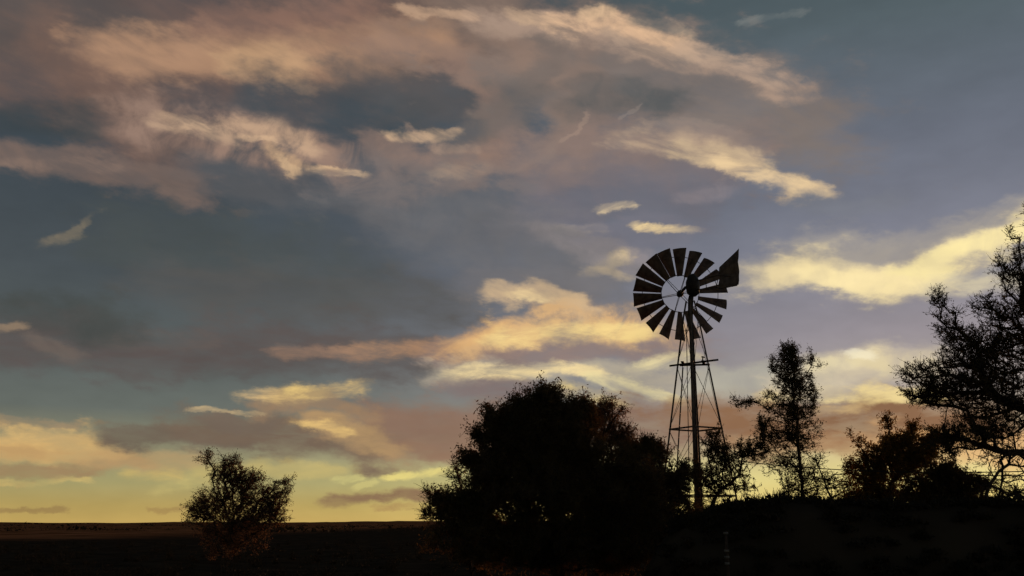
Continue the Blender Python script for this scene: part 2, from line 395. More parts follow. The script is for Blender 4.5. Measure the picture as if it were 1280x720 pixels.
# ------------------------------------------------------------------ sun, view
sd = bpy.data.lights.new('sun', 'SUN'); sd.energy = 1.2; sd.angle = R(3.0); sd.color = (1.0, 0.50, 0.25)
so = bpy.data.objects.new('sun', sd); COL.objects.link(so)
sv = Vector((math.sin(SUN_AZ) * math.cos(SUN_EL), math.cos(SUN_AZ) * math.cos(SUN_EL), math.sin(SUN_EL)))
so.rotation_euler = (-sv).to_track_quat('-Z', 'Y').to_euler()
S.view_settings.view_transform = 'Standard'
S.view_settings.look = 'None'
S.view_settings.exposure = 0.0
S.view_settings.gamma = 1.0
S.view_settings.use_curve_mapping = False
# ------------------------------------------------------------------ helpers
def meta(o, label=None, cat=None, group=None, kind=None):
    if label: o['label'] = label
    if cat: o['category'] = cat
    if group: o['group'] = group
    if kind: o['kind'] = kind
    return o

def empty(name, loc, label, cat, group=None):
    o = bpy.data.objects.new(name, None); COL.objects.link(o)
    o.location = loc; o.empty_display_size = 0.2
    return meta(o, label, cat, group)

def mesh_obj(name, verts, faces, mat, parent=None, smooth=False):
    """verts: world-relative-to-parent coordinates; faces: list of tuples or an (n,k) array"""
    me = bpy.data.meshes.new(name)
    verts = np.asarray(verts, dtype=np.float32)
    if isinstance(faces, np.ndarray):
        k = faces.shape[1]
        me.vertices.add(len(verts)); me.vertices.foreach_set('co', verts.ravel())
        me.loops.add(faces.size); me.loops.foreach_set('vertex_index', faces.astype(np.int32).ravel())
        me.polygons.add(len(faces)); me.polygons.foreach_set('loop_start', np.arange(0, faces.size, k, dtype=np.int32))
        me.update(calc_edges=True); me.validate()
    else:
        me.from_pydata(verts.tolist(), [], faces); me.update()
    if smooth: me.polygons.foreach_set('use_smooth', np.ones(len(me.polygons), dtype=bool))
    me.materials.append(mat)
    o = bpy.data.objects.new(name, me); COL.objects.link(o)
    if parent is not None: o.parent = parent
    return o

class MB:
    """collects bars, tubes, boxes and sheets into one mesh"""
    def __init__(s): s.v = []; s.f = []
    def add(s, vs, fs):
        n = len(s.v); s.v += [tuple(v) for v in vs]; s.f += [tuple(n + i for i in f) for f in fs]
    def tube(s, pts, rad, k=8, cap=True, closed=False):
        pts = [Vector(p) for p in pts]; m = len(pts)
        rad = [rad] * m if isinstance(rad, (int, float)) else rad
        vs = []; up = None
        for i, p in enumerate(pts):
            if closed: t = pts[(i + 1) % m] - pts[i - 1]
            else: t = pts[min(i + 1, m - 1)] - pts[max(i - 1, 0)]
            t.normalize()
            if up is None:
                up = Vector((0, 0, 1)) if abs(t.z) < 0.9 else Vector((1, 0, 0))
            a = (up - t * up.dot(t)).normalized(); b = t.cross(a); up = a
            for j in range(k):
                q = 2 * math.pi * (j + 0.5) / k
                vs.append(p + (a * math.cos(q) + b * math.sin(q)) * rad[i])
        fs = []
        for i in range(m if closed else m - 1):
            i2 = (i + 1) % m
            for j in range(k):
                j2 = (j + 1) % k
                fs.append((i * k + j, i * k + j2, i2 * k + j2, i2 * k + j))
        if cap and not closed:
            fs.append(tuple(range(k - 1, -1, -1))); fs.append(tuple((m - 1) * k + j for j in range(k)))
        s.add(vs, fs)
    def beam(s, a, b, w, h, up=(0, 0, 1)):
        a, b = Vector(a), Vector(b); t = (b - a).normalized(); up = Vector(up)
        if abs(t.dot(up)) > 0.98: up = Vector((1, 0, 0))
        x = t.cross(up).normalized() * w / 2; y = x.cross(t).normalized() * h / 2
        vs = [p + i * x + j * y for p in (a, b) for i, j in ((-1, -1), (1, -1), (1, 1), (-1, 1))]
        s.add(vs, [(3, 2, 1, 0), (4, 5, 6, 7), (0, 1, 5, 4), (1, 2, 6, 5), (2, 3, 7, 6), (3, 0, 4, 7)])
    def angle(s, a, b, w, out):
        """an angle iron: two thin flanges meeting along the line a-b, opening away from 'out'"""
        a, b, out = Vector(a), Vector(b), Vector(out); t = (b - a).normalized()
        o = (out - t * out.dot(t)).normalized(); q = t.cross(o)
        th = 0.006
        for sg in (1, -1):
            d = (q * sg - o).normalized(); n = (q * sg + o).normalized() * th
            vs = [a, a + d * w, a + d * w + n, a + n, b, b + d * w, b + d * w + n, b + n]
            s.add(vs, [(0, 1, 2, 3), (7, 6, 5, 4), (0, 4, 5, 1), (1, 5, 6, 2), (2, 6, 7, 3), (3, 7, 4, 0)])
    def build(s, name, mat, parent=None, smooth=False):
        return mesh_obj(name, s.v, s.f, mat, parent, smooth)

def material(name, c1, c2, scale=8.0, rough=0.8, metal=0.0, transl=0.0, tcol=None, bump=0.0, detail=6):
    m = bpy.data.materials.new(name); m.use_nodes = True
    t = m.node_tree; nn = t.nodes; ll = t.links
    b = nn['Principled BSDF']; b.inputs['Roughness'].default_value = rough; b.inputs['Metallic'].default_value = metal
    b.inputs['Specular IOR Level'].default_value = 0.15
    g = nn.new('ShaderNodeTexCoord'); z = nn.new('ShaderNodeTexNoise')
    z.inputs['Scale'].default_value = scale; z.inputs['Detail'].default_value = detail
    ll.new(g.outputs['Object'], z.inputs['Vector'])
    r = nn.new('ShaderNodeValToRGB'); ll.new(z.outputs[0], r.inputs[0])
    r.color_ramp.elements[0].position = 0.35; r.color_ramp.elements[0].color = (*c1, 1)
    r.color_ramp.elements[1].position = 0.65; r.color_ramp.elements[1].color = (*c2, 1)
    ll.new(r.outputs[0], b.inputs['Base Color'])
    if bump:
        q = nn.new('ShaderNodeBump'); q.inputs['Strength'].default_value = bump; ll.new(z.outputs[0], q.inputs['Height']); ll.new(q.outputs[0], b.inputs['Normal'])
    if transl:
        tr = nn.new('ShaderNodeBsdfTranslucent'); tr.inputs['Color'].default_value = (*tcol, 1)
        mx = nn.new('ShaderNodeMixShader'); mx.inputs[0].default_value = transl
        ll.new(b.outputs[0], mx.inputs[1]); ll.new(tr.outputs[0], mx.inputs[2]); ll.new(mx.outputs[0], nn['Material Output'].inputs[0])
    return m

M_GALV = material('weathered_steel', (0.07, 0.052, 0.042), (0.14, 0.105, 0.085), 9, 0.6, 0.3, bump=0.1)
M_BLADE = material('weathered_blade', (0.085, 0.058, 0.046), (0.19, 0.13, 0.10), 5, 0.55, 0.2, bump=0.1)
M_IRON = material('dark_iron', (0.025, 0.022, 0.02), (0.05, 0.04, 0.034), 12, 0.55, 0.3)
M_BARK = material('bark', (0.035, 0.026, 0.02), (0.08, 0.055, 0.042), 14, 0.9, bump=0.4)
M_LEAF_DARK = material('leaf_dark', (0.045, 0.045, 0.022), (0.10, 0.078, 0.038), 1.2, 0.7, transl=0.42, tcol=(0.20, 0.10, 0.035))
M_LEAF_RUSSET = material('leaf_russet', (0.11, 0.07, 0.045), (0.22, 0.14, 0.09), 1.0, 0.7, transl=0.5, tcol=(0.30, 0.14, 0.06))
M_LEAF_AMBER = material('leaf_amber', (0.06, 0.05, 0.016), (0.17, 0.10, 0.025), 1.3, 0.7, transl=0.5, tcol=(0.42, 0.20, 0.03))
M_LEAF_OLIVE = material('leaf_olive', (0.05, 0.05, 0.022), (0.11, 0.08, 0.035), 1.3, 0.7, transl=0.4, tcol=(0.11, 0.075, 0.02))
M_SCRUB = material('scrub', (0.018, 0.017, 0.010), (0.04, 0.03, 0.018), 0.8, 0.85, transl=0.1, tcol=(0.05, 0.035, 0.018))

# ------------------------------------------------------------------ ground
def hnoise(x, y, s, seed):
    r = np.random.default_rng(seed); v = 0
    for k in range(5):
        a, b, c = r.uniform(0, 6.28, 3); f = s * 1.9 ** k
        v = v + np.sin(x * f * math.cos(a) + y * f * math.sin(a) + b) * np.sin(x * f * math.sin(a * 1.7) - y * f * math.cos(a * 1.7) + c) / 1.7 ** k
    return v

def bank_edge(x):                                     # how far in front of the eye the bank's foot begins, along x
    return 0.0

def ground_h(x, y):
    h = 0.05 * hnoise(x, y, 0.35, 3) + 0.02 * hnoise(x, y, 1.7, 5)
    d = np.hypot(x, y)
    far = np.clip((d - 250) / 900, 0, 1)
    h = h * (1 + far * 4)
    # the far rise that carries the horizon
    h = h + np.clip((d - 380) / 500, 0, 1) ** 1.5 * (0.8 + 1.5 * hnoise(x, y, 0.0035, 9) + 0.5 * hnoise(x, y, 0.02, 19))
    h = h + np.clip((d - 950) / 1300, 0, 1) * (5.0 + 6.0 * hnoise(x, y, 0.0013, 29) + 3.5 * hnoise(x, y, 0.006, 39) + 2.2 * np.clip(x / 600, -1.5, 1))
    # flat-topped bank on the right
    X0 = 3.2 + (y - 17) * 0.20 + 0.35 * np.sin(y * 0.9)
    s = np.clip((x - X0) / 0.9, 0, 1); s = s * s * (3 - 2 * s)
    f = np.clip((y - 14.2) / 2.6, 0, 1); f = f * f * (3 - 2 * f)
    g = 1 - np.clip((y - 20.5) / 3.0, 0, 1)
    lo_ = np.clip((x - 1.7 - (y - 17) * 0.1) / 1.3, 0, 1); lo_ = lo_ * lo_ * (3 - 2 * lo_)
    h = h + f * g * (0.32 * s + 1.58 * lo_) * (1.0 + 0.016 * hnoise(x, y, 0.9, 11))
    return h

def axis(lo, hi, fine0, fine1, step):
    a = [fine0]
    while a[-1] < fine1: a.append(a[-1] + step)
    b = a[-1]; st = step
    while b < hi: st *= 1.06; b += st; a.append(b)
    b = a[0]; st = step; pre = []
    while b > lo: st *= 1.09; b -= st; pre.append(b)
    return np.array(pre[::-1] + a)
gx = axis(-7000, 7000, -22, 26, 0.28); gy = axis(-2500, 9000, 4, 60, 0.28)
XX, YY = np.meshgrid(gx, gy)
ZZ = ground_h(XX, YY)
nx, ny = len(gx), len(gy)
idx = np.arange(nx * ny).reshape(ny, nx)
F = np.stack([idx[:-1, :-1], idx[:-1, 1:], idx[1:, 1:], idx[1:, :-1]], -1).reshape(-1, 4)
M_GROUND = material('veld_soil', (0.026, 0.021, 0.015), (0.05, 0.038, 0.026), 0.6, 0.95, bump=0.3, detail=10)
t = M_GROUND.node_tree; nn, ll = t.nodes, t.links
b = nn['Principled BSDF']; b.inputs['Specular IOR Level'].default_value = 0.0; src = b.inputs['Base Color'].links[0].from_socket
g = nn.new('ShaderNodeTexCoord'); s3 = nn.new('ShaderNodeSeparateXYZ'); ll.new(g.outputs['Object'], s3.inputs[0])
# paler, redder ground colour beyond the scrub, on the left only
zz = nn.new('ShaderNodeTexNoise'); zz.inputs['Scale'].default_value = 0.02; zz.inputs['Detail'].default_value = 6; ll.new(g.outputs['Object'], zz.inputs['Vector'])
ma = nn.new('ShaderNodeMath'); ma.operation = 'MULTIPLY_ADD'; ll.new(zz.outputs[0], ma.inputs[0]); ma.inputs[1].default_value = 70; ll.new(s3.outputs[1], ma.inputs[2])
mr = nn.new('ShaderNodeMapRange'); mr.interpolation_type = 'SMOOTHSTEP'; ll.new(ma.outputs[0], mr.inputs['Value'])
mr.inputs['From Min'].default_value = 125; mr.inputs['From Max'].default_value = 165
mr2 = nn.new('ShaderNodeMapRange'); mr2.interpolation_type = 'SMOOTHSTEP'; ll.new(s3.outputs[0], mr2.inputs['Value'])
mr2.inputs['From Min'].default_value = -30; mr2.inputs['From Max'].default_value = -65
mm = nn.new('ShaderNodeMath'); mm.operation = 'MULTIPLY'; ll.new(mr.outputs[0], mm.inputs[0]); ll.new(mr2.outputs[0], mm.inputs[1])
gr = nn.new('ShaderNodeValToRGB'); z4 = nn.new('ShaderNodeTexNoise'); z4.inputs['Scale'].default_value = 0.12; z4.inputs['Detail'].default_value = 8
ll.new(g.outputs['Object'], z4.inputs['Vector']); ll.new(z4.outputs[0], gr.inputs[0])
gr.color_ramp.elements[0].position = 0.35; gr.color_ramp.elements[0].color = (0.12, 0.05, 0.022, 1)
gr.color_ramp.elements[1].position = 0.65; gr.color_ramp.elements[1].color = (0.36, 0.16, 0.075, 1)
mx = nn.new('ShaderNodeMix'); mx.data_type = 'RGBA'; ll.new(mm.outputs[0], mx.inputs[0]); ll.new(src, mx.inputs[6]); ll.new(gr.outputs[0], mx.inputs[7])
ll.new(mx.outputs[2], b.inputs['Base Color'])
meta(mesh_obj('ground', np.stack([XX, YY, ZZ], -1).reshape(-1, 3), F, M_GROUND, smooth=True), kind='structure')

def gz(x, y): return float(ground_h(np.array(float(x)), np.array(float(y))))

# ------------------------------------------------------------------ leaf and scrub makers
def leaves(centers, size, spread, rg, aspect=0.55, droop=0.0):
    n = len(centers)
    c = centers + rg.normal(0, 1, (n, 3)) * spread
    a = rg.normal(0, 1, (n, 3)); a /= np.linalg.norm(a, axis=1)[:, None]
    q = rg.normal(0, 1, (n, 3)); q -= a * (a * q).sum(1)[:, None]; q /= np.linalg.norm(q, axis=1)[:, None]
    s = (size * rg.uniform(0.55, 1.45, n))[:, None]
    v = np.stack([c - a * s, c + q * s * aspect, c + a * s, c - q * s * aspect], 1).reshape(-1, 3)
    return v, np.arange(4 * n).reshape(n, 4)

def sticks(A, B, ra, rb, k=3):
    """tapered prisms for all edges at once"""
    n = len(A); t = B - A; ln = np.linalg.norm(t, axis=1)[:, None] + 1e-9; t = t / ln
    up = np.where(np.abs(t[:, 2:3]) < 0.9, np.array([[0, 0, 1.0]]), np.array([[1.0, 0, 0]]))
    x = np.cross(t, up); x /= np.linalg.norm(x, axis=1)[:, None] + 1e-9; y = np.cross(x, t)
    ring = []
    for P, r in ((A - t * ra[:, None] * 0.3, ra), (B + t * rb[:, None] * 0.3, rb)):
        for j in range(k):
            q = 2 * math.pi * j / k
            ring.append(P + (x * math.cos(q) + y * math.sin(q)) * r[:, None])
    v = np.stack(ring, 1).reshape(-1, 3)
    o = (np.arange(n) * 2 * k)[:, None]
    f = np.concatenate([o + np.array([[j, (j + 1) % k, k + (j + 1) % k, k + j]]) for j in range(k)], 0)
    return v, f

def merge(parts):
    V, Fs, o = [], [], 0
    for v, f in parts:
        V.append(v); Fs.append(f + o); o += len(v)
    return np.concatenate(V), np.concatenate(Fs)

def grow(base, trunk, targets, rg, balance=0.35, step=0.22, wob=0.05, bias_up=0.0):
    """join every target point to the nearest part of the growing tree, keeping paths to the root short"""
    P = [np.array(base, float)]; par = [-1]; dist = [0.0]
    for p in trunk:
        a = P[-1]; b = np.array(p, float); L_ = np.linalg.norm(b - a); n = max(1, int(L_ / step)); j0 = len(P) - 1
        for i in range(1, n + 1):
            q = a + (b - a) * i / n + (rg.normal(0, wob * 0.5, 3) if i < n else 0)
            dist.append(dist[-1] + L_ / n); par.append(len(P) - 1); P.append(q)
    cap = len(targets) * 12 + len(P) + 50
    A = np.zeros((cap, 3)); A[:len(P)] = P; DD = np.zeros(cap); DD[:len(P)] = dist
    par = list(par); m = len(P)
    ntrunk = m
    order = np.argsort(np.linalg.norm(targets - np.array(trunk[-1]), axis=1) + rg.normal(0, 0.3, len(targets)))
    first = max(1, ntrunk // 3)
    for i in order:
        tgt = targets[i]
        d = np.linalg.norm(A[first:m] - tgt, axis=1)
        low = np.clip(A[first:m, 2] - tgt[2], 0, None)            # prefer to branch upward and outward
        j = int(np.argmin(d + balance * DD[first:m] + bias_up * low)) + first
        a = A[j].copy(); v = tgt - a; L_ = np.linalg.norm(v)
        if L_ < 0.04: continue
        n = min(10, max(1, int(L_ / step)))
        side = rg.normal(0, wob, 3) * L_
        last = j
        for k in range(1, n + 1):
            u = k / n
            q = a + v * u + side * math.sin(math.pi * u) + (rg.normal(0, wob, 3) * step * 1.6 if k < n else 0)
            A[m] = q; DD[m] = DD[last] + L_ / n; par.append(last); last = m; m += 1
            if m >= cap - 12: break
        if m >= cap - 12: break
    return A[:m], np.array(par), ntrunk

def radii(par, r_tip, r_base, p=2.3):
    n = len(par); ch = np.zeros(n); has = np.zeros(n, bool)
    for i in range(n - 1, 0, -1):
        if ch[i] == 0: ch[i] = 1.0
        ch[par[i]] += ch[i]; has[par[i]] = True
    ch[0] = max(ch[0], 1)
    r = r_tip * ch ** (1 / p)
    k = math.log(max(r_base / r_tip, 1.01)) / math.log(max(ch[0] ** (1 / p), 1.01))
    return r_tip * (ch ** (1 / p)) ** k, ~has

def ell_points(blobs, Y, rg, shell=0.5, wood=False):
    """blobs: (x, y, rx, ry, n[, depth shift]) given in the picture, each becomes a solid clump at distance Y with its own depth"""
    out = []
    for bl in blobs:
        x, y, rx, ry, n = bl[:5]; dz = bl[5] if len(bl) > 5 else 0.0
        c = at(x, y, Y + dz); sc = (Y + dz) / FPX
        a = rg.normal(0, 1, (n, 3)); a /= np.linalg.norm(a, axis=1)[:, None]
        r = rg.uniform(0, 1, n) ** shell
        r = np.where(rg.random(n) < 0.10, r * 1.18, r)
        dep = max(rx, ry) * 0.85
        dep = min(dep, (rx + ry) * 0.6)
        out.append(np.array(c)[None] + a * r[:, None] * np.array([rx * sc, dep * sc, ry * sc])[None])
    return np.concatenate(out)

def tree(name, label, cat, base_px, trunk_px, Y, blobs, leafmat, seed, base_r=0.09, tip_r=0.006, twigs=3, twig_len=0.22,
         leaf_n=8, leaf=0.032, spread=0.025, aspect=0.36, group=None, bare=None, balance=0.3, wob=0.06, step=0.2, shell=0.5, fringe=0, bias_up=0.2, twig_r=None, fr_len=1.0, lift=0.12, zbase=None):
    rg = np.random.default_rng(seed)
    root = at(base_px[0], base_px[1], Y)
    z0 = gz(root.x, root.y) - 0.05 if zbase is None else zbase
    base = Vector((root.x, root.y, z0))
    T = empty(name, base, label, cat, group)
    tr = [np.array(at(px[0], px[1], Y + (px[2] if len(px) > 2 else 0))) for px in trunk_px]
    tg = ell_points(blobs, Y, rg, shell)
    if fringe:
        # stray shoots beyond the even outline of the clumps, so the crown's edge is ragged
        allc = tg.mean(0); ex = []
        for _ in range(fringe):
            s_ = tg[rg.integers(len(tg))]; d_ = s_ - allc; dn = np.linalg.norm(d_) + 1e-6
            far_ = tg[np.argmax(tg @ (d_ / dn) - 0.6 * np.linalg.norm(np.cross(tg - allc, d_ / dn), axis=1))]
            k_ = rg.integers(2, 7); out_ = d_ / dn + np.array([0, 0, 0.35])
            L_ = rg.uniform(0.05, 0.42) * fr_len
            for i_ in range(k_): ex.append(far_ + out_ * L_ * (i_ + 1) / k_ + rg.normal(0, 0.05, 3))
        tg = np.concatenate([tg, np.array(ex)])
    tg = tg[tg[:, 2] > z0 + 0.12]
    A, par, nt_ = grow(base, tr, tg, rg, balance, step, wob, bias_up)
    r, tips = radii(par, tip_r, base_r)
    e = np.arange(1, len(A)); pa = par[1:]
    B0 = np.array(base)[None]
    thick = r[e] > base_r * 0.34
    thick[:nt_ - 1] = True
    v, f = sticks(A[pa[thick]] - B0, A[e[thick]] - B0, r[pa[thick]] * 0.96, r[e[thick]], 7)
    mesh_obj('trunk', v, f, M_BARK, T, smooth=True)
    thin = ~thick
    parts = [sticks(A[pa[thin]] - B0, A[e[thin]] - B0, np.minimum(r[pa[thin]], r[e[thin]] * 1.25), r[e[thin]], 4)]
    # twigs, each bent once, from the thin wood
    cand = e[r[e] < tip_r * 4.5]
    s = np.repeat(cand, twigs); n = len(s)
    dr = A[s] - A[par[s]]; dr /= np.linalg.norm(dr, axis=1)[:, None] + 1e-9
    dv = dr * 0.7 + rg.normal(0, 0.52, (n, 3)); dv[:, 2] += lift; dv /= np.linalg.norm(dv, axis=1)[:, None]
    ln = twig_len * rg.uniform(0.35, 1.25, n)[:, None]
    p0 = A[s] + (A[par[s]] - A[s]) * rg.random(n)[:, None]
    p1 = p0 + dv * ln * 0.55
    d2 = dv + rg.normal(0, 0.4, (n, 3)); d2 /= np.linalg.norm(d2, axis=1)[:, None]
    p2 = p1 + d2 * ln * 0.55
    q = np.full(n, twig_r or tip_r * 0.8)
    parts.append(sticks(p0 - B0, p1 - B0, q, q * 0.8, 3)); parts.append(sticks(p1 - B0, p2 - B0, q * 0.8, q * 0.4, 3))
    v, f = merge(parts)
    mesh_obj('branches', v, f, M_BARK, T)
    if leaf_n > 0:
        # leaves sit along the twigs in clusters; some twigs stay bare
        keep = rg.random(n) < (1 - (bare or 0.0))
        a, c, d = p0[keep], p1[keep], p2[keep]
        u = rg.random((leaf_n, len(a), 1))
        w = np.where(u < 0.5, a + (c - a) * u * 2, c + (d - c) * (u - 0.5) * 2).reshape(-1, 3)
        w = w[rg.random(len(w)) < 0.93]
        v, f = leaves(w - B0, leaf, spread, rg, aspect)
        mesh_obj('foliage', v, f, leafmat, T)
    return T

# ------------------------------------------------------------------ trees and bushes
# small thorn tree far on the left
tree('thorn_tree', 'small lone thorn tree with a ragged russet crown, alone on the plain at left', 'tree',
     (288, 702), [(287, 680), (290, 655)], 45,
     [(283, 596, 24, 20, 160), (308, 600, 24, 16, 120), (268, 630, 30, 22, 200), (306, 625, 28, 26, 200), (345, 620, 18, 20, 110), (328, 630, 24, 20, 90), (298, 652, 58, 16, 240), (292, 682, 40, 12, 70),
      (248, 640, 20, 15, 80), (336, 645, 24, 14, 110), (290, 668, 50, 12, 90), (357, 604, 10, 6, 16), (262, 578, 10, 6, 10), (285, 580, 14, 8, 26)],
     M_LEAF_RUSSET, 11, base_r=0.10, tip_r=0.010, twigs=4, twig_len=0.34, leaf_n=5, leaf=0.042, spread=0.05, bare=0.12, step=0.3, fringe=26, fr_len=0.8, twig_r=0.009)
# large dense bush
tree('dense_bush', 'largest bush, a broad dense dark dome standing in front of the windmill tower', 'bush',
     (700, 712), [(702, 690), (700, 640)], 24,
     [(678, 516, 24, 24, 240), (712, 532, 32, 26, 240), (652, 530, 32, 22, 220), (716, 516, 16, 10, 60), (640, 545, 40, 32, 300), (700, 560, 62, 46, 420), (618, 590, 34, 44, 280), (690, 620, 100, 48, 900), (760, 610, 60, 50, 520), (680, 580, 60, 40, 380),
      (585, 640, 34, 30, 300), (780, 640, 50, 44, 260), (640, 675, 80, 30, 420), (730, 680, 90, 30, 420), (618, 528, 12, 10, 40), (655, 508, 10, 9, 30), (690, 500, 12, 8, 36),
      (602, 548, 8, 12, 24), (592, 575, 9, 9, 24), (728, 522, 14, 12, 40)],
     M_LEAF_DARK, 12, base_r=0.14, tip_r=0.006, twigs=4, twig_len=0.30, leaf_n=10, leaf=0.040, spread=0.05, step=0.25, fringe=190, fr_len=0.4)
tree('twiggy_bush', 'rounded russet bush with airy twig ends, behind the right shoulder of the big dark bush', 'bush',
     (748, 712), [(748, 680), (748, 600)], 27,
     [(744, 525, 32, 22, 260), (768, 550, 24, 22, 150), (735, 570, 40, 40, 160), (757, 508, 12, 8, 30), (784, 552, 14, 16, 60)],
     M_LEAF_RUSSET, 13, base_r=0.09, tip_r=0.006, twigs=4, twig_len=0.28, leaf_n=4, leaf=0.036, spread=0.03, bare=0.1, step=0.25, fringe=60, fr_len=0.4)
tree('spreading_bush', 'low spreading bush with bare twig tips at the left end of the big dark bush', 'bush',
     (590, 712), [(585, 690), (578, 660)], 25,
     [(560, 628, 26, 12, 70), (546, 638, 14, 11, 40), (585, 650, 36, 22, 110), (572, 600, 8, 14, 26), (600, 612, 22, 22, 60), (590, 680, 40, 20, 90), (540, 622, 8, 5, 12)],
     M_LEAF_DARK, 14, base_r=0.05, tip_r=0.007, twigs=4, twig_len=0.26, leaf_n=2, leaf=0.034, spread=0.02, bare=0.3, step=0.2, fringe=50, fr_len=0.5)
tree('low_bush', 'dark lower bush at the foot of the windmill tower, right of the big domed bush', 'bush',
     (822, 712), [(822, 690), (820, 640)], 25.5,
     [(806, 584, 36, 30, 280), (842, 608, 24, 26, 160), (820, 650, 60, 40, 420), (850, 660, 36, 30, 200), (800, 566, 12, 9, 36), (826, 566, 8, 8, 20), (858, 600, 10, 16, 24)],
     M_LEAF_DARK, 15, base_r=0.10, tip_r=0.006, twigs=4, twig_len=0.26, leaf_n=8, leaf=0.038, spread=0.03, bare=0.1, step=0.22, fringe=90, fr_len=0.4)
tree('thorn_tree', 'thin leaning thorn tree with see-through branches just right of the windmill tower', 'tree',
     (866, 700), [(874, 650), (896, 618), (925, 592)], 28.5,
     [(893, 558, 16, 15, 100), (908, 575, 28, 22, 170), (940, 564, 20, 16, 100), (888, 600, 22, 20, 130), (916, 606, 26, 20, 80), (950, 545, 8, 20, 40), (880, 640, 24, 16, 70), (915, 636, 30, 8, 60), (872, 590, 8, 24, 30)],
     M_LEAF_OLIVE, 16, base_r=0.05, tip_r=0.006, twigs=4, twig_len=0.22, leaf_n=5, leaf=0.032, spread=0.02, bare=0.1, step=0.18, fringe=30, fr_len=0.5)
tree('slender_tree', 'tall slender tree with a narrow feathery crown, between the windmill and the right-hand bushes', 'tree',
     (1008, 700), [(1007, 640), (1001, 590), (996, 540), (990, 480)], 30,
     [(988, 450, 15, 14, 110), (984, 462, 22, 14, 60), (992, 478, 28, 22, 200), (990, 510, 32, 24, 210), (992, 545, 34, 24, 190), (986, 580, 30, 18, 90), (1012, 452, 10, 8, 16), (1026, 458, 5, 4, 3),
      (1010, 600, 28, 22, 90), (962, 545, 12, 34, 70), (1014, 622, 26, 12, 50), (940, 502, 12, 6, 26), (924, 504, 9, 4, 10), (962, 500, 6, 14, 16), (1014, 490, 9, 16, 30), (990, 608, 20, 22, 50)],
     M_LEAF_OLIVE, 17, base_r=0.055, tip_r=0.006, twigs=4, twig_len=0.22, leaf_n=5, leaf=0.032, spread=0.035, bare=0.1, step=0.18, wob=0.04, balance=0.2, fringe=45, fr_len=0.35, bias_up=0.6)
tree('sapling', 'thin leaning sapling with few leaves, right at the foot of the slender feathery tree', 'tree',
     (1052, 690), [(1044, 632), (1030, 600), (1022, 580)], 27,
     [(1022, 575, 10, 12, 30), (1034, 600, 14, 16, 40), (1050, 612, 18, 18, 70), (1062, 592, 8, 20, 30), (1070, 615, 14, 16, 50)],
     M_LEAF_OLIVE, 18, base_r=0.035, tip_r=0.006, twigs=3, twig_len=0.2, leaf_n=3, leaf=0.03, spread=0.02, bare=0.3, step=0.18, fringe=10, fr_len=0.5)
tree('leafy_bush', 'rounded leafy bush with amber foliage, left of the low black bush on the bank', 'bush',
     (1112, 700), [(1112, 660), (1112, 610)], 25,
     [(1112, 578, 36, 26, 220), (1086, 602, 26, 32, 170), (1140, 574, 28, 26, 170), (1118, 555, 22, 12, 80), (1115, 622, 54, 22, 240), (1076, 560, 8, 14, 8), (1110, 535, 3, 10, 6), (1160, 560, 16, 18, 60), (1080, 578, 12, 10, 30), (1136, 545, 12, 8, 30)],
     M_LEAF_AMBER, 19, base_r=0.08, tip_r=0.006, twigs=4, twig_len=0.22, leaf_n=8, leaf=0.036, spread=0.035, bare=0.05, step=0.2, fringe=60, fr_len=0.35)
tree('low_bush', 'low black bush at the top of the bank beneath the big tree at right', 'bush',
     (1190, 700), [(1190, 660), (1190, 625)], 22.5,
     [(1180, 602, 30, 18, 200), (1210, 607, 26, 16, 150), (1160, 615, 24, 16, 100), (1195, 624, 44, 12, 160), (1186, 586, 10, 8, 30), (1168, 592, 8, 8, 20)],
     M_LEAF_DARK, 20, base_r=0.07, tip_r=0.006, twigs=4, twig_len=0.18, leaf_n=6, leaf=0.034, spread=0.03, bare=0.05, step=0.18, fringe=60, fr_len=0.5)
tree('thorn_tree', 'biggest thorn tree, its tangled crown reaching in from the right edge above the bank', 'tree',
     (1335, 720), [(1325, 640), (1312, 560), (1300, 470), (1290, 420)], 20,
     [(1228, 445, 44, 42, 380), (1200, 480, 54, 38, 340), (1250, 500, 60, 40, 330), (1165, 492, 26, 16, 80), (1190, 415, 18, 32, 70), (1290, 440, 60, 60, 300), (1275, 350, 22, 46, 110), (1255, 335, 12, 20, 24),
      (1300, 310, 34, 44, 110), (1225, 540, 54, 22, 260), (1275, 400, 40, 40, 160), (1178, 378, 8, 8, 7), (1236, 385, 26, 20, 60), (1185, 552, 20, 16, 40),
      (1262, 575, 34, 18, 36), (1340, 450, 70, 80, 160), (1360, 360, 60, 60, 90), (1270, 610, 30, 14, 18), (1380, 520, 60, 50, 90)],
     M_LEAF_OLIVE, 21, base_r=0.16, tip_r=0.0065, twigs=4, twig_len=0.24, leaf_n=5, leaf=0.024, spread=0.022, bare=0.15, lift=0.38, step=0.17, balance=0.25, fringe=150, fr_len=0.5, twig_r=0.005, wob=0.025)

tree('thorn_shrub', 'bare leafless thorn shrub leaning right beneath the biggest thorn tree at the right edge', 'bush',
     (1212, 690), [(1222, 634), (1243, 598), (1262, 574), (1292, 556)], 19,
     [(1272, 566, 22, 8, 14), (1285, 598, 20, 10, 12), (1256, 560, 10, 12, 8), (1268, 620, 26, 6, 12), (1240, 575, 12, 14, 8), (1228, 610, 12, 12, 8)],
     M_LEAF_OLIVE, 22, base_r=0.035, tip_r=0.0065, twigs=1, twig_len=0.18, leaf_n=0, step=0.15, wob=0.07, balance=0.5, fringe=6, fr_len=0.4)

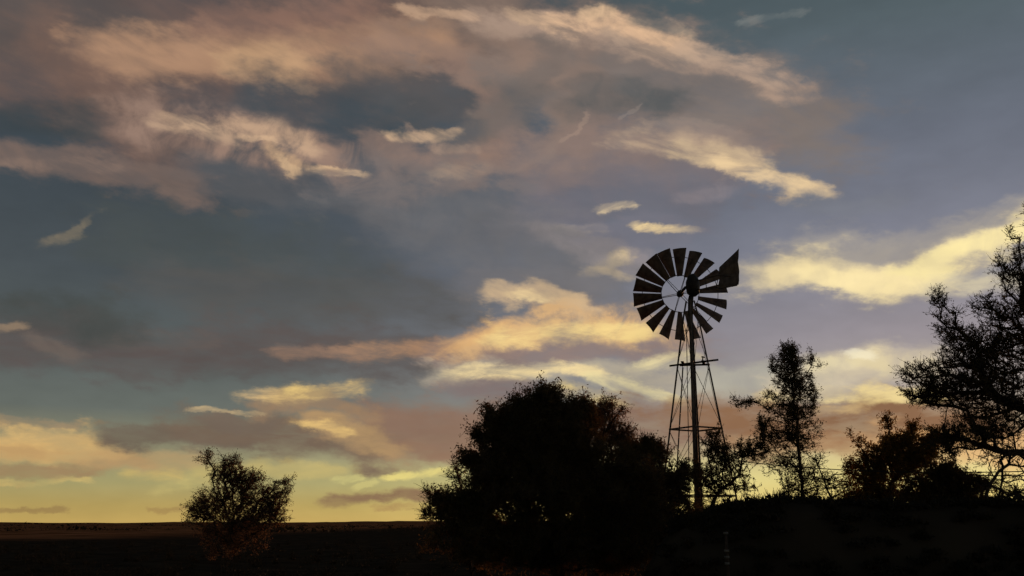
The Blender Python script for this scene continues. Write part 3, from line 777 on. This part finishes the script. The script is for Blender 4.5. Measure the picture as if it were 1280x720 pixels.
# thin post with pale bands low in front of the bank's left end
pp = at(908, 684, 15.0); pzg = gz(pp.x, pp.y)
PT = empty('marker_post', (pp.x, pp.y, pzg - 0.05), 'thin dark post with faint pale bands in front of the bank, right of windmill', 'post')
mb = MB(); ht = at(908, 659, 15.0).z - pzg; mb.tube([(0, 0, 0), (0.008, 0, ht * 0.5), (0.0, 0, ht)], [0.028, 0.025, 0.02], 9); mb.build('pole', M_BARK, PT, True)
M_PALE = material('pale_band', (0.13, 0.12, 0.11), (0.2, 0.19, 0.17), 20, 0.7)
for yy in (662, 684, 692, 700):
    zb = at(908, yy, 15.0).z - pzg
    mb = MB(); mb.tube([(0, 0, zb - 0.015), (0, 0, zb + 0.015)], 0.036, 10); mb.build('band', M_PALE, PT, True)

# ------------------------------------------------------------------ windmill
WY = 30.0
top = at(862.5, 372, WY)
WX = top.x
wz = gz(WX, WY) - 0.03
WM = empty('windmill', (WX, WY, wz), 'tall steel wind pump with an eighteen-bladed wheel and tail vane on a four-legged lattice tower', 'windmill')
O = Vector((WX, WY, wz))
H = top.z - wz                                      # height of the gearbox seat above ground
view = math.atan2(WX, WY)                           # heading from the eye to the tower
turn = view + R(4)
def leg_at(i, z, slope=0.158, zapex=None):
    za = (H + 0.95) if zapex is None else zapex
    rr = (za - z) * slope
    if z > H - 0.55: rr = (za - (H - 0.55)) * slope * max(0.25, 1 - (z - H + 0.55) * 0.9)
    a = -turn + math.pi / 2 * i                       # legs left, right, near and far
    return Vector((math.cos(a) * rr, math.sin(a) * rr, z))
for i in range(4):
    mb = MB(); zs = [0, H * 0.25, H * 0.5, H * 0.75, H - 0.55, H - 0.1]
    ps = [leg_at(i, z) for z in zs]
    for a, b_ in zip(ps[:-1], ps[1:]):
        mb.angle(a, b_, 0.062, Vector((a.x, a.y, 0)))
    mb.build('tower_leg', M_GALV, WM)
def ztop(y): return at(866, y, WY).z - wz
z_levels = [ztop(536), ztop(456), ztop(620), 0.9]
for lv in (z_levels[0], z_levels[2], z_levels[3]):
    for i in range(4):
        mb = MB(); mb.beam(leg_at(i, lv) , leg_at((i + 1) % 4, lv), 0.035, 0.045)
        mb.build('cross_girt', M_GALV, WM)
# thin diagonal stays between the girts
lv = [0.9, z_levels[2], z_levels[0], z_levels[1], H - 0.6]
for a, b_ in zip(lv[:-1], lv[1:]):
    for i in range(4):
        mb = MB()
        mb.tube([leg_at(i, a + 0.03), leg_at((i + 1) % 4, b_ - 0.03)], 0.007, 5)
        mb.tube([leg_at((i + 1) % 4, a + 0.03), leg_at(i, b_ - 0.03)], 0.007, 5)
        mb.build('cross_brace', M_GALV, WM)
# the little service platform: two long timbers and short cross pieces
zp = z_levels[1]
ca, sa = math.cos(-turn), math.sin(-turn)
def loc(u, v, z): return Vector((u * ca - v * sa, u * sa + v * ca, z))
mb = MB()
mb.beam(loc(-0.70, -0.22, zp - 0.04), loc(0.78, -0.10, zp + 0.11), 0.06, 0.05)
mb.build('platform_beam', M_IRON, WM)
mb = MB()
mb.beam(loc(-0.42, 0.28, zp + 0.04), loc(0.50, 0.20, zp + 0.02), 0.06, 0.05)
mb.build('platform_beam', M_IRON, WM)
mb = MB()
for u in (-0.30, 0.0, 0.32): mb.beam(loc(u, -0.3, zp + 0.07), loc(u, 0.34, zp + 0.06), 0.09, 0.022)
mb.build('platform_board', M_IRON, WM)
mb = MB()
mb.beam(loc(0.30, -0.1, zp + 0.07), loc(0.32, -0.1, zp + 0.24), 0.035, 0.03); mb.beam(loc(0.27, -0.1, zp + 0.22), loc(0.38, -0.1, zp + 0.20), 0.03, 0.03)
mb.build('furl_lever', M_IRON, WM)
# heavy pump pipe and mast in the middle of the tower
mb = MB(); mb.tube([(0, 0, 0.0), (0, 0, H * 0.45), (0, 0, H - 0.2)], [0.052, 0.045, 0.04], 12); mb.build('mast', M_IRON, WM, True)
mb = MB(); mb.tube([loc(-0.33, 0.10, 0.2), loc(-0.16, 0.06, H - 1.2), loc(-0.06, 0.0, H - 0.3)], 0.013, 6); mb.build('pump_rod', M_GALV, WM)
# ladder on the left leg side
mb = MB()
def lad(s, z):
    p = leg_at(2, z) * 1.0; c = Vector((0, 0, z)); d = (p - c)
    return c + d * 0.62 + Vector((sa, -ca, 0)) * s
for s_ in (-0.11, 0.11): mb.tube([lad(s_, 0.3), lad(s_, H * 0.5), lad(s_, zp - 0.05)], 0.011, 5)
k = 0.6
while k < zp - 0.2: mb.tube([lad(-0.11, k), lad(0.11, k)], 0.007, 4); k += 0.36
mb.build('ladder', M_GALV, WM)
# furling wire hanging on the right side
mb = MB(); w0 = loc(0.12, -0.05, H - 0.3); w1 = loc(0.5, -0.1, zp - 0.5); w2 = loc(0.72, -0.15, z_levels[0] + 0.2); w3 = loc(0.3, -0.2, 1.0)
mb.tube([w0, w1, w2, w3], 0.006, 5); mb.build('furl_wire', M_GALV, WM)

# head: turret, gearbox, wheel, tail
Zg = at(866, 357, WY).z - wz
gb = MB()
def ringbox(cx, cy, prof, k=14, fx=1.0, fy=1.0):
    vs = []; fs = []
    for (z, r) in prof:
        for j in range(k):
            q = 2 * math.pi * j / k
            vs.append(loc(cx + math.cos(q) * r * fx, cy + math.sin(q) * r * fy, z))
    for i in range(len(prof) - 1):
        for j in range(k): fs.append((i * k + j, i * k + (j + 1) % k, (i + 1) * k + (j + 1) % k, (i + 1) * k + j))
    fs.append(tuple(range(k - 1, -1, -1))); fs.append(tuple((len(prof) - 1) * k + j for j in range(k)))
    return vs, fs
gb.add(*ringbox(0.10, 0.02, [(Zg - 0.34, 0.10), (Zg - 0.25, 0.20), (Zg - 0.05, 0.235), (Zg + 0.12, 0.225), (Zg + 0.26, 0.17), (Zg + 0.35, 0.09), (Zg + 0.38, 0.03)], 16, 0.95, 1.25))
gearbox = gb.build('gearbox', M_IRON, WM, True)
tb = MB(); tb.tube([(0, 0, H - 0.75), (0, 0, H - 0.35), (0.02, 0, H - 0.05), (0.05, 0, Zg - 0.3)], [0.06, 0.08, 0.085, 0.07], 12); tb.build('turret', M_IRON, WM, True)

# we see the wheel from behind: its axle heads away and a little to the left
yaw = view - R(12)                                  # heading of the axle, clockwise from +Y
ax = Vector((math.sin(yaw), math.cos(yaw), 0.0)).normalized()
hubpt = at(849.8, 367.5, WY + 0.85) - O
e1 = -Vector((0, 0, 1)).cross(ax).normalized()        # horizontal, in the wheel's plane
e2 = Vector((0, 0, 1))
Rw = 1.53
wheel_mb = MB()
def circ(rad, off, n=72): return [hubpt + (e1 * math.cos(2 * math.pi * i / n) + e2 * math.sin(2 * math.pi * i / n)) * rad + ax * off for i in range(n)]
wheel_mb.tube(circ(Rw * 0.80, -0.055), 0.011, 5, closed=True)
wheel_mb.tube(circ(Rw * 0.40, -0.045), 0.012, 5, closed=True)
wheel = wheel_mb.build('wheel', M_GALV, WM)
NB = 18
for i in range(NB):
    th = 2 * math.pi * (i + 0.40) / NB + (rng.normal(0, 0.012))
    rd = e1 * math.cos(th) + e2 * math.sin(th); tg = e2 * math.cos(th) - e1 * math.sin(th)
    pit = R(34) + rng.normal(0, 0.05)
    cd = tg * math.cos(pit) + ax * math.sin(pit)
    nm = rd.cross(cd).normalized()
    ri, ro = Rw * 0.385, Rw * (0.995 + rng.normal(0, 0.009))
    vs = []; nr, ncn = 5, 6
    for a in range(nr):
        u = a / (nr - 1); r_ = ri + (ro - ri) * u; ch = 0.18 + (0.475 - 0.18) * u
        for c in range(ncn):
            w = c / (ncn - 1) - 0.5
            vs.append(hubpt + rd * r_ + cd * ch * w + nm * (0.035 * (0.25 - w * w) * 4 * (0.5 + u)))
    n1 = len(vs); vs += [v + nm * 0.003 for v in vs]
    fs = []
    for a in range(nr - 1):
        for c in range(ncn - 1):
            q = (a * ncn + c, a * ncn + c + 1, (a + 1) * ncn + c + 1, (a + 1) * ncn + c)
            fs.append(q[::-1]); fs.append(tuple(n1 + k for k in q))
    bd = [(a * ncn, (a + 1) * ncn) for a in range(nr - 1)] + [((nr - 1) * ncn + c, (nr - 1) * ncn + c + 1) for c in range(ncn - 1)] + \
         [((a + 1) * ncn + ncn - 1, a * ncn + ncn - 1) for a in reversed(range(nr - 1))] + [(c + 1, c) for c in reversed(range(ncn - 1))]
    for a, b_ in bd: fs.append((a, b_, n1 + b_, n1 + a))
    bm_ = MB(); bm_.add(vs, fs); bm_.build('blade', M_BLADE, wheel)
for i in range(6):
    th = 2 * math.pi * (i + 0.2) / 6
    rd = e1 * math.cos(th) + e2 * math.sin(th)
    mb = MB()
    mb.tube([hubpt + ax * 0.10 + rd * 0.06, hubpt + rd * Rw * 0.80 - ax * 0.045], 0.011, 6)
    mb.tube([hubpt - ax * 0.16 + rd * 0.06, hubpt + rd * Rw * 0.80 - ax * 0.06], 0.009, 6)
    mb.build('spoke', M_GALV, wheel)
mb = MB(); mb.tube([hubpt + ax * 0.20, hubpt + ax * 0.17, hubpt + ax * 0.12, hubpt - ax * 0.05, hubpt - ax * 0.16, hubpt - ax * 0.2], [0.03, 0.06, 0.085, 0.115, 0.10, 0.05], 14)
mb.build('hub', M_IRON, wheel, True)
mb = MB(); mb.tube([hubpt - ax * 0.1, hubpt - ax * 0.9], 0.045, 10); mb.build('axle', M_IRON, WM, True)

# tail: boom and sheet vane, coming toward us and to the right
def tp(x, y, d): return at(x, y, WY + d) - O
I0, I1, O0, O1 = tp(899.5, 334, -1.10), tp(898.5, 361, -1.10), tp(923.2, 310.5, -1.85), tp(923.8, 356.0, -1.85)
nrm = (O0 - I1).cross(I0 - I1).normalized()
vm = MB(); g_ = 9
grid = []
for a in range(g_):
    u = a / (g_ - 1)
    lo_, hi_ = I1.lerp(O1, u), I0.lerp(O0, u)
    for c in range(g_):
        w = c / (g_ - 1)
        p = lo_.lerp(hi_, w) + nrm * (0.018 * math.sin(w * 9 + u * 2))
        if a == g_ - 1: p += (O1 - I1).normalized() * (0.012 * math.sin(c * 2.3))
        grid.append(p)
n1 = len(grid); vs = grid + [p + nrm * 0.004 for p in grid]; fs = []
for a in range(g_ - 1):
    for c in range(g_ - 1):
        q = (a * g_ + c, a * g_ + c + 1, (a + 1) * g_ + c + 1, (a + 1) * g_ + c); fs.append(q[::-1]); fs.append(tuple(n1 + k for k in q))
edge = [i for i in range(g_)] + [a * g_ + g_ - 1 for a in range(1, g_)] + [(g_ - 1) * g_ + c for c in range(g_ - 2, -1, -1)] + [a * g_ for a in range(g_ - 2, 0, -1)]
for a, b_ in zip(edge, edge[1:] + edge[:1]): fs.append((a, b_, n1 + b_, n1 + a))
vm.add(vs, fs)
tail = MB()
G = Vector((0.08, 0.05, Zg))
tail.tube([G + Vector((0, 0, 0.12)), I0.lerp(I1, 0.35), I0.lerp(O1, 0.55)], 0.02, 6)
tail.tube([G + Vector((0, 0, -0.12)), I1, O1 + (I1 - O1) * 0.1], 0.022, 6)
tail.tube([G.lerp(I0, 0.5) + Vector((0, 0, 0.02)), G.lerp(I1, 0.55)], 0.012, 5)
tail.tube([G.lerp(I1, 0.9), I0.lerp(I1, 0.2)], 0.012, 5)
tl = tail.build('tail', M_GALV, WM)
vm.build('vane', M_BLADE, tl)

# ------------------------------------------------------------------ cables running right from the tower to the big tree's trunk
def cable(name, a, b, sag, rad, label):
    pts = [a.lerp(b, i / 24) - Vector((0, 0, sag * 4 * (i / 24) * (1 - i / 24))) for i in range(25)]
    mb = MB(); o = a.copy(); mb.tube([p - o for p in pts], rad, 5)
    ob = mb.build(name, M_IRON); ob.location = o
    return meta(ob, label, 'cable')
cable('cable', at(878, 570, 29.9), at(1318, 588, 20.0), 0.2, 0.012, 'long thin dark cable stretching from the windmill tower to the tree at the right edge')
cable('cable', at(1140, 590, 24.4), at(1320, 594, 20.0), 0.04, 0.014, 'short thick dark cable near the right edge, just under the long thin one')

# ------------------------------------------------------------------ ground scrub
def scrub():
    rg = np.random.default_rng(31); parts = []
    spots = []
    for _ in range(1100):
        y = 9 + 75 * rg.random() ** 1.4; x = rg.uniform(-0.62, 0.62) * y * 1.15
        if x > 1.0 and 13 < y < 24: continue
        spots.append((x, y, rg.uniform(0.12, 0.42), rg.uniform(0.15, 0.5)))
    for _ in range(420):                                  # the bank's ragged edge and crest
        x = rg.uniform(3.4, 15); y = rg.uniform(16.6, 20.5)
        s = 1.0 if x < 5.4 + 0.2 * rg.normal() else 0.22
        spots.append((x, y, 0.04 * s + 0.01, 0.3 * rg.uniform(0.4, 1)))
    for _ in range(60):
        x = rg.uniform(3.5, 5.2); y = rg.uniform(17, 19.5); spots.append((x, y, rg.uniform(0.02, 0.10), 0.3))
    for _ in range(520):                                  # tufts and twiggy weeds over the bank's near face
        x = rg.uniform(1.4, 15); y = rg.uniform(13.8, 17.2)
        spots.append((x, y, rg.uniform(0.04, 0.16), rg.uniform(0.08, 0.3)))
    for _ in range(70):
        x = 2.9 + 12 * rg.random() ** 2.0; y = rg.uniform(16.6, 18.5)
        spots.append((x, y, rg.uniform(0.05, 0.14) * (1.7 if x < 5 else 0.8), rg.uniform(0.1, 0.35)))
    for _ in range(700):                                  # low shrubs that roughen the far horizon
        y = rg.uniform(200, 900); x = rg.uniform(-0.62, 0.55) * y
        spots.append((x, y, 0.25 + 1.5 * rg.random() ** 4, rg.uniform(2.0, 9.0)))
    for x, y, h, w in spots:
        n = int(80 if y < 100 else 26)
        z = gz(x, y)
        a = rg.normal(0, 1, (n, 3)); a /= np.linalg.norm(a, axis=1)[:, None]; a[:, 2] = np.abs(a[:, 2])
        c = np.array([x, y, z]) + a * (rg.random(n) ** 0.5)[:, None] * np.array([w, w, h])
        sz = (0.035 if y < 100 else 0.30 * h + 0.12)
        parts.append(leaves(c, sz, 0.02, rg, 0.5))
        if y < 100:
            m = 16; d = rg.normal(0, 0.5, (m, 3)); d[:, 2] = np.abs(d[:, 2]) + 0.7; d /= np.linalg.norm(d, axis=1)[:, None]
            p0 = np.array([x, y, z]) + rg.normal(0, w * 0.3, (m, 3)) * np.array([1, 1, 0])
            parts.append(sticks(p0, p0 + d * (h * rg.uniform(0.7, 1.5, m) + 0.02)[:, None], np.full(m, 0.006), np.full(m, 0.003), 4))
    v, f = merge(parts)
    meta(mesh_obj('scrub', v, f, M_SCRUB), kind='stuff', label='low dark karoo scrub and dry tufts scattered over the plain and the bank', cat='scrub')
scrub()

C_ = S.cycles
C_.use_adaptive_sampling = True
C_.adaptive_threshold = 0.02
C_.max_bounces = 3; C_.diffuse_bounces = 2; C_.transmission_bounces = 2
C_.adaptive_min_samples = 16
C_.use_denoising = True
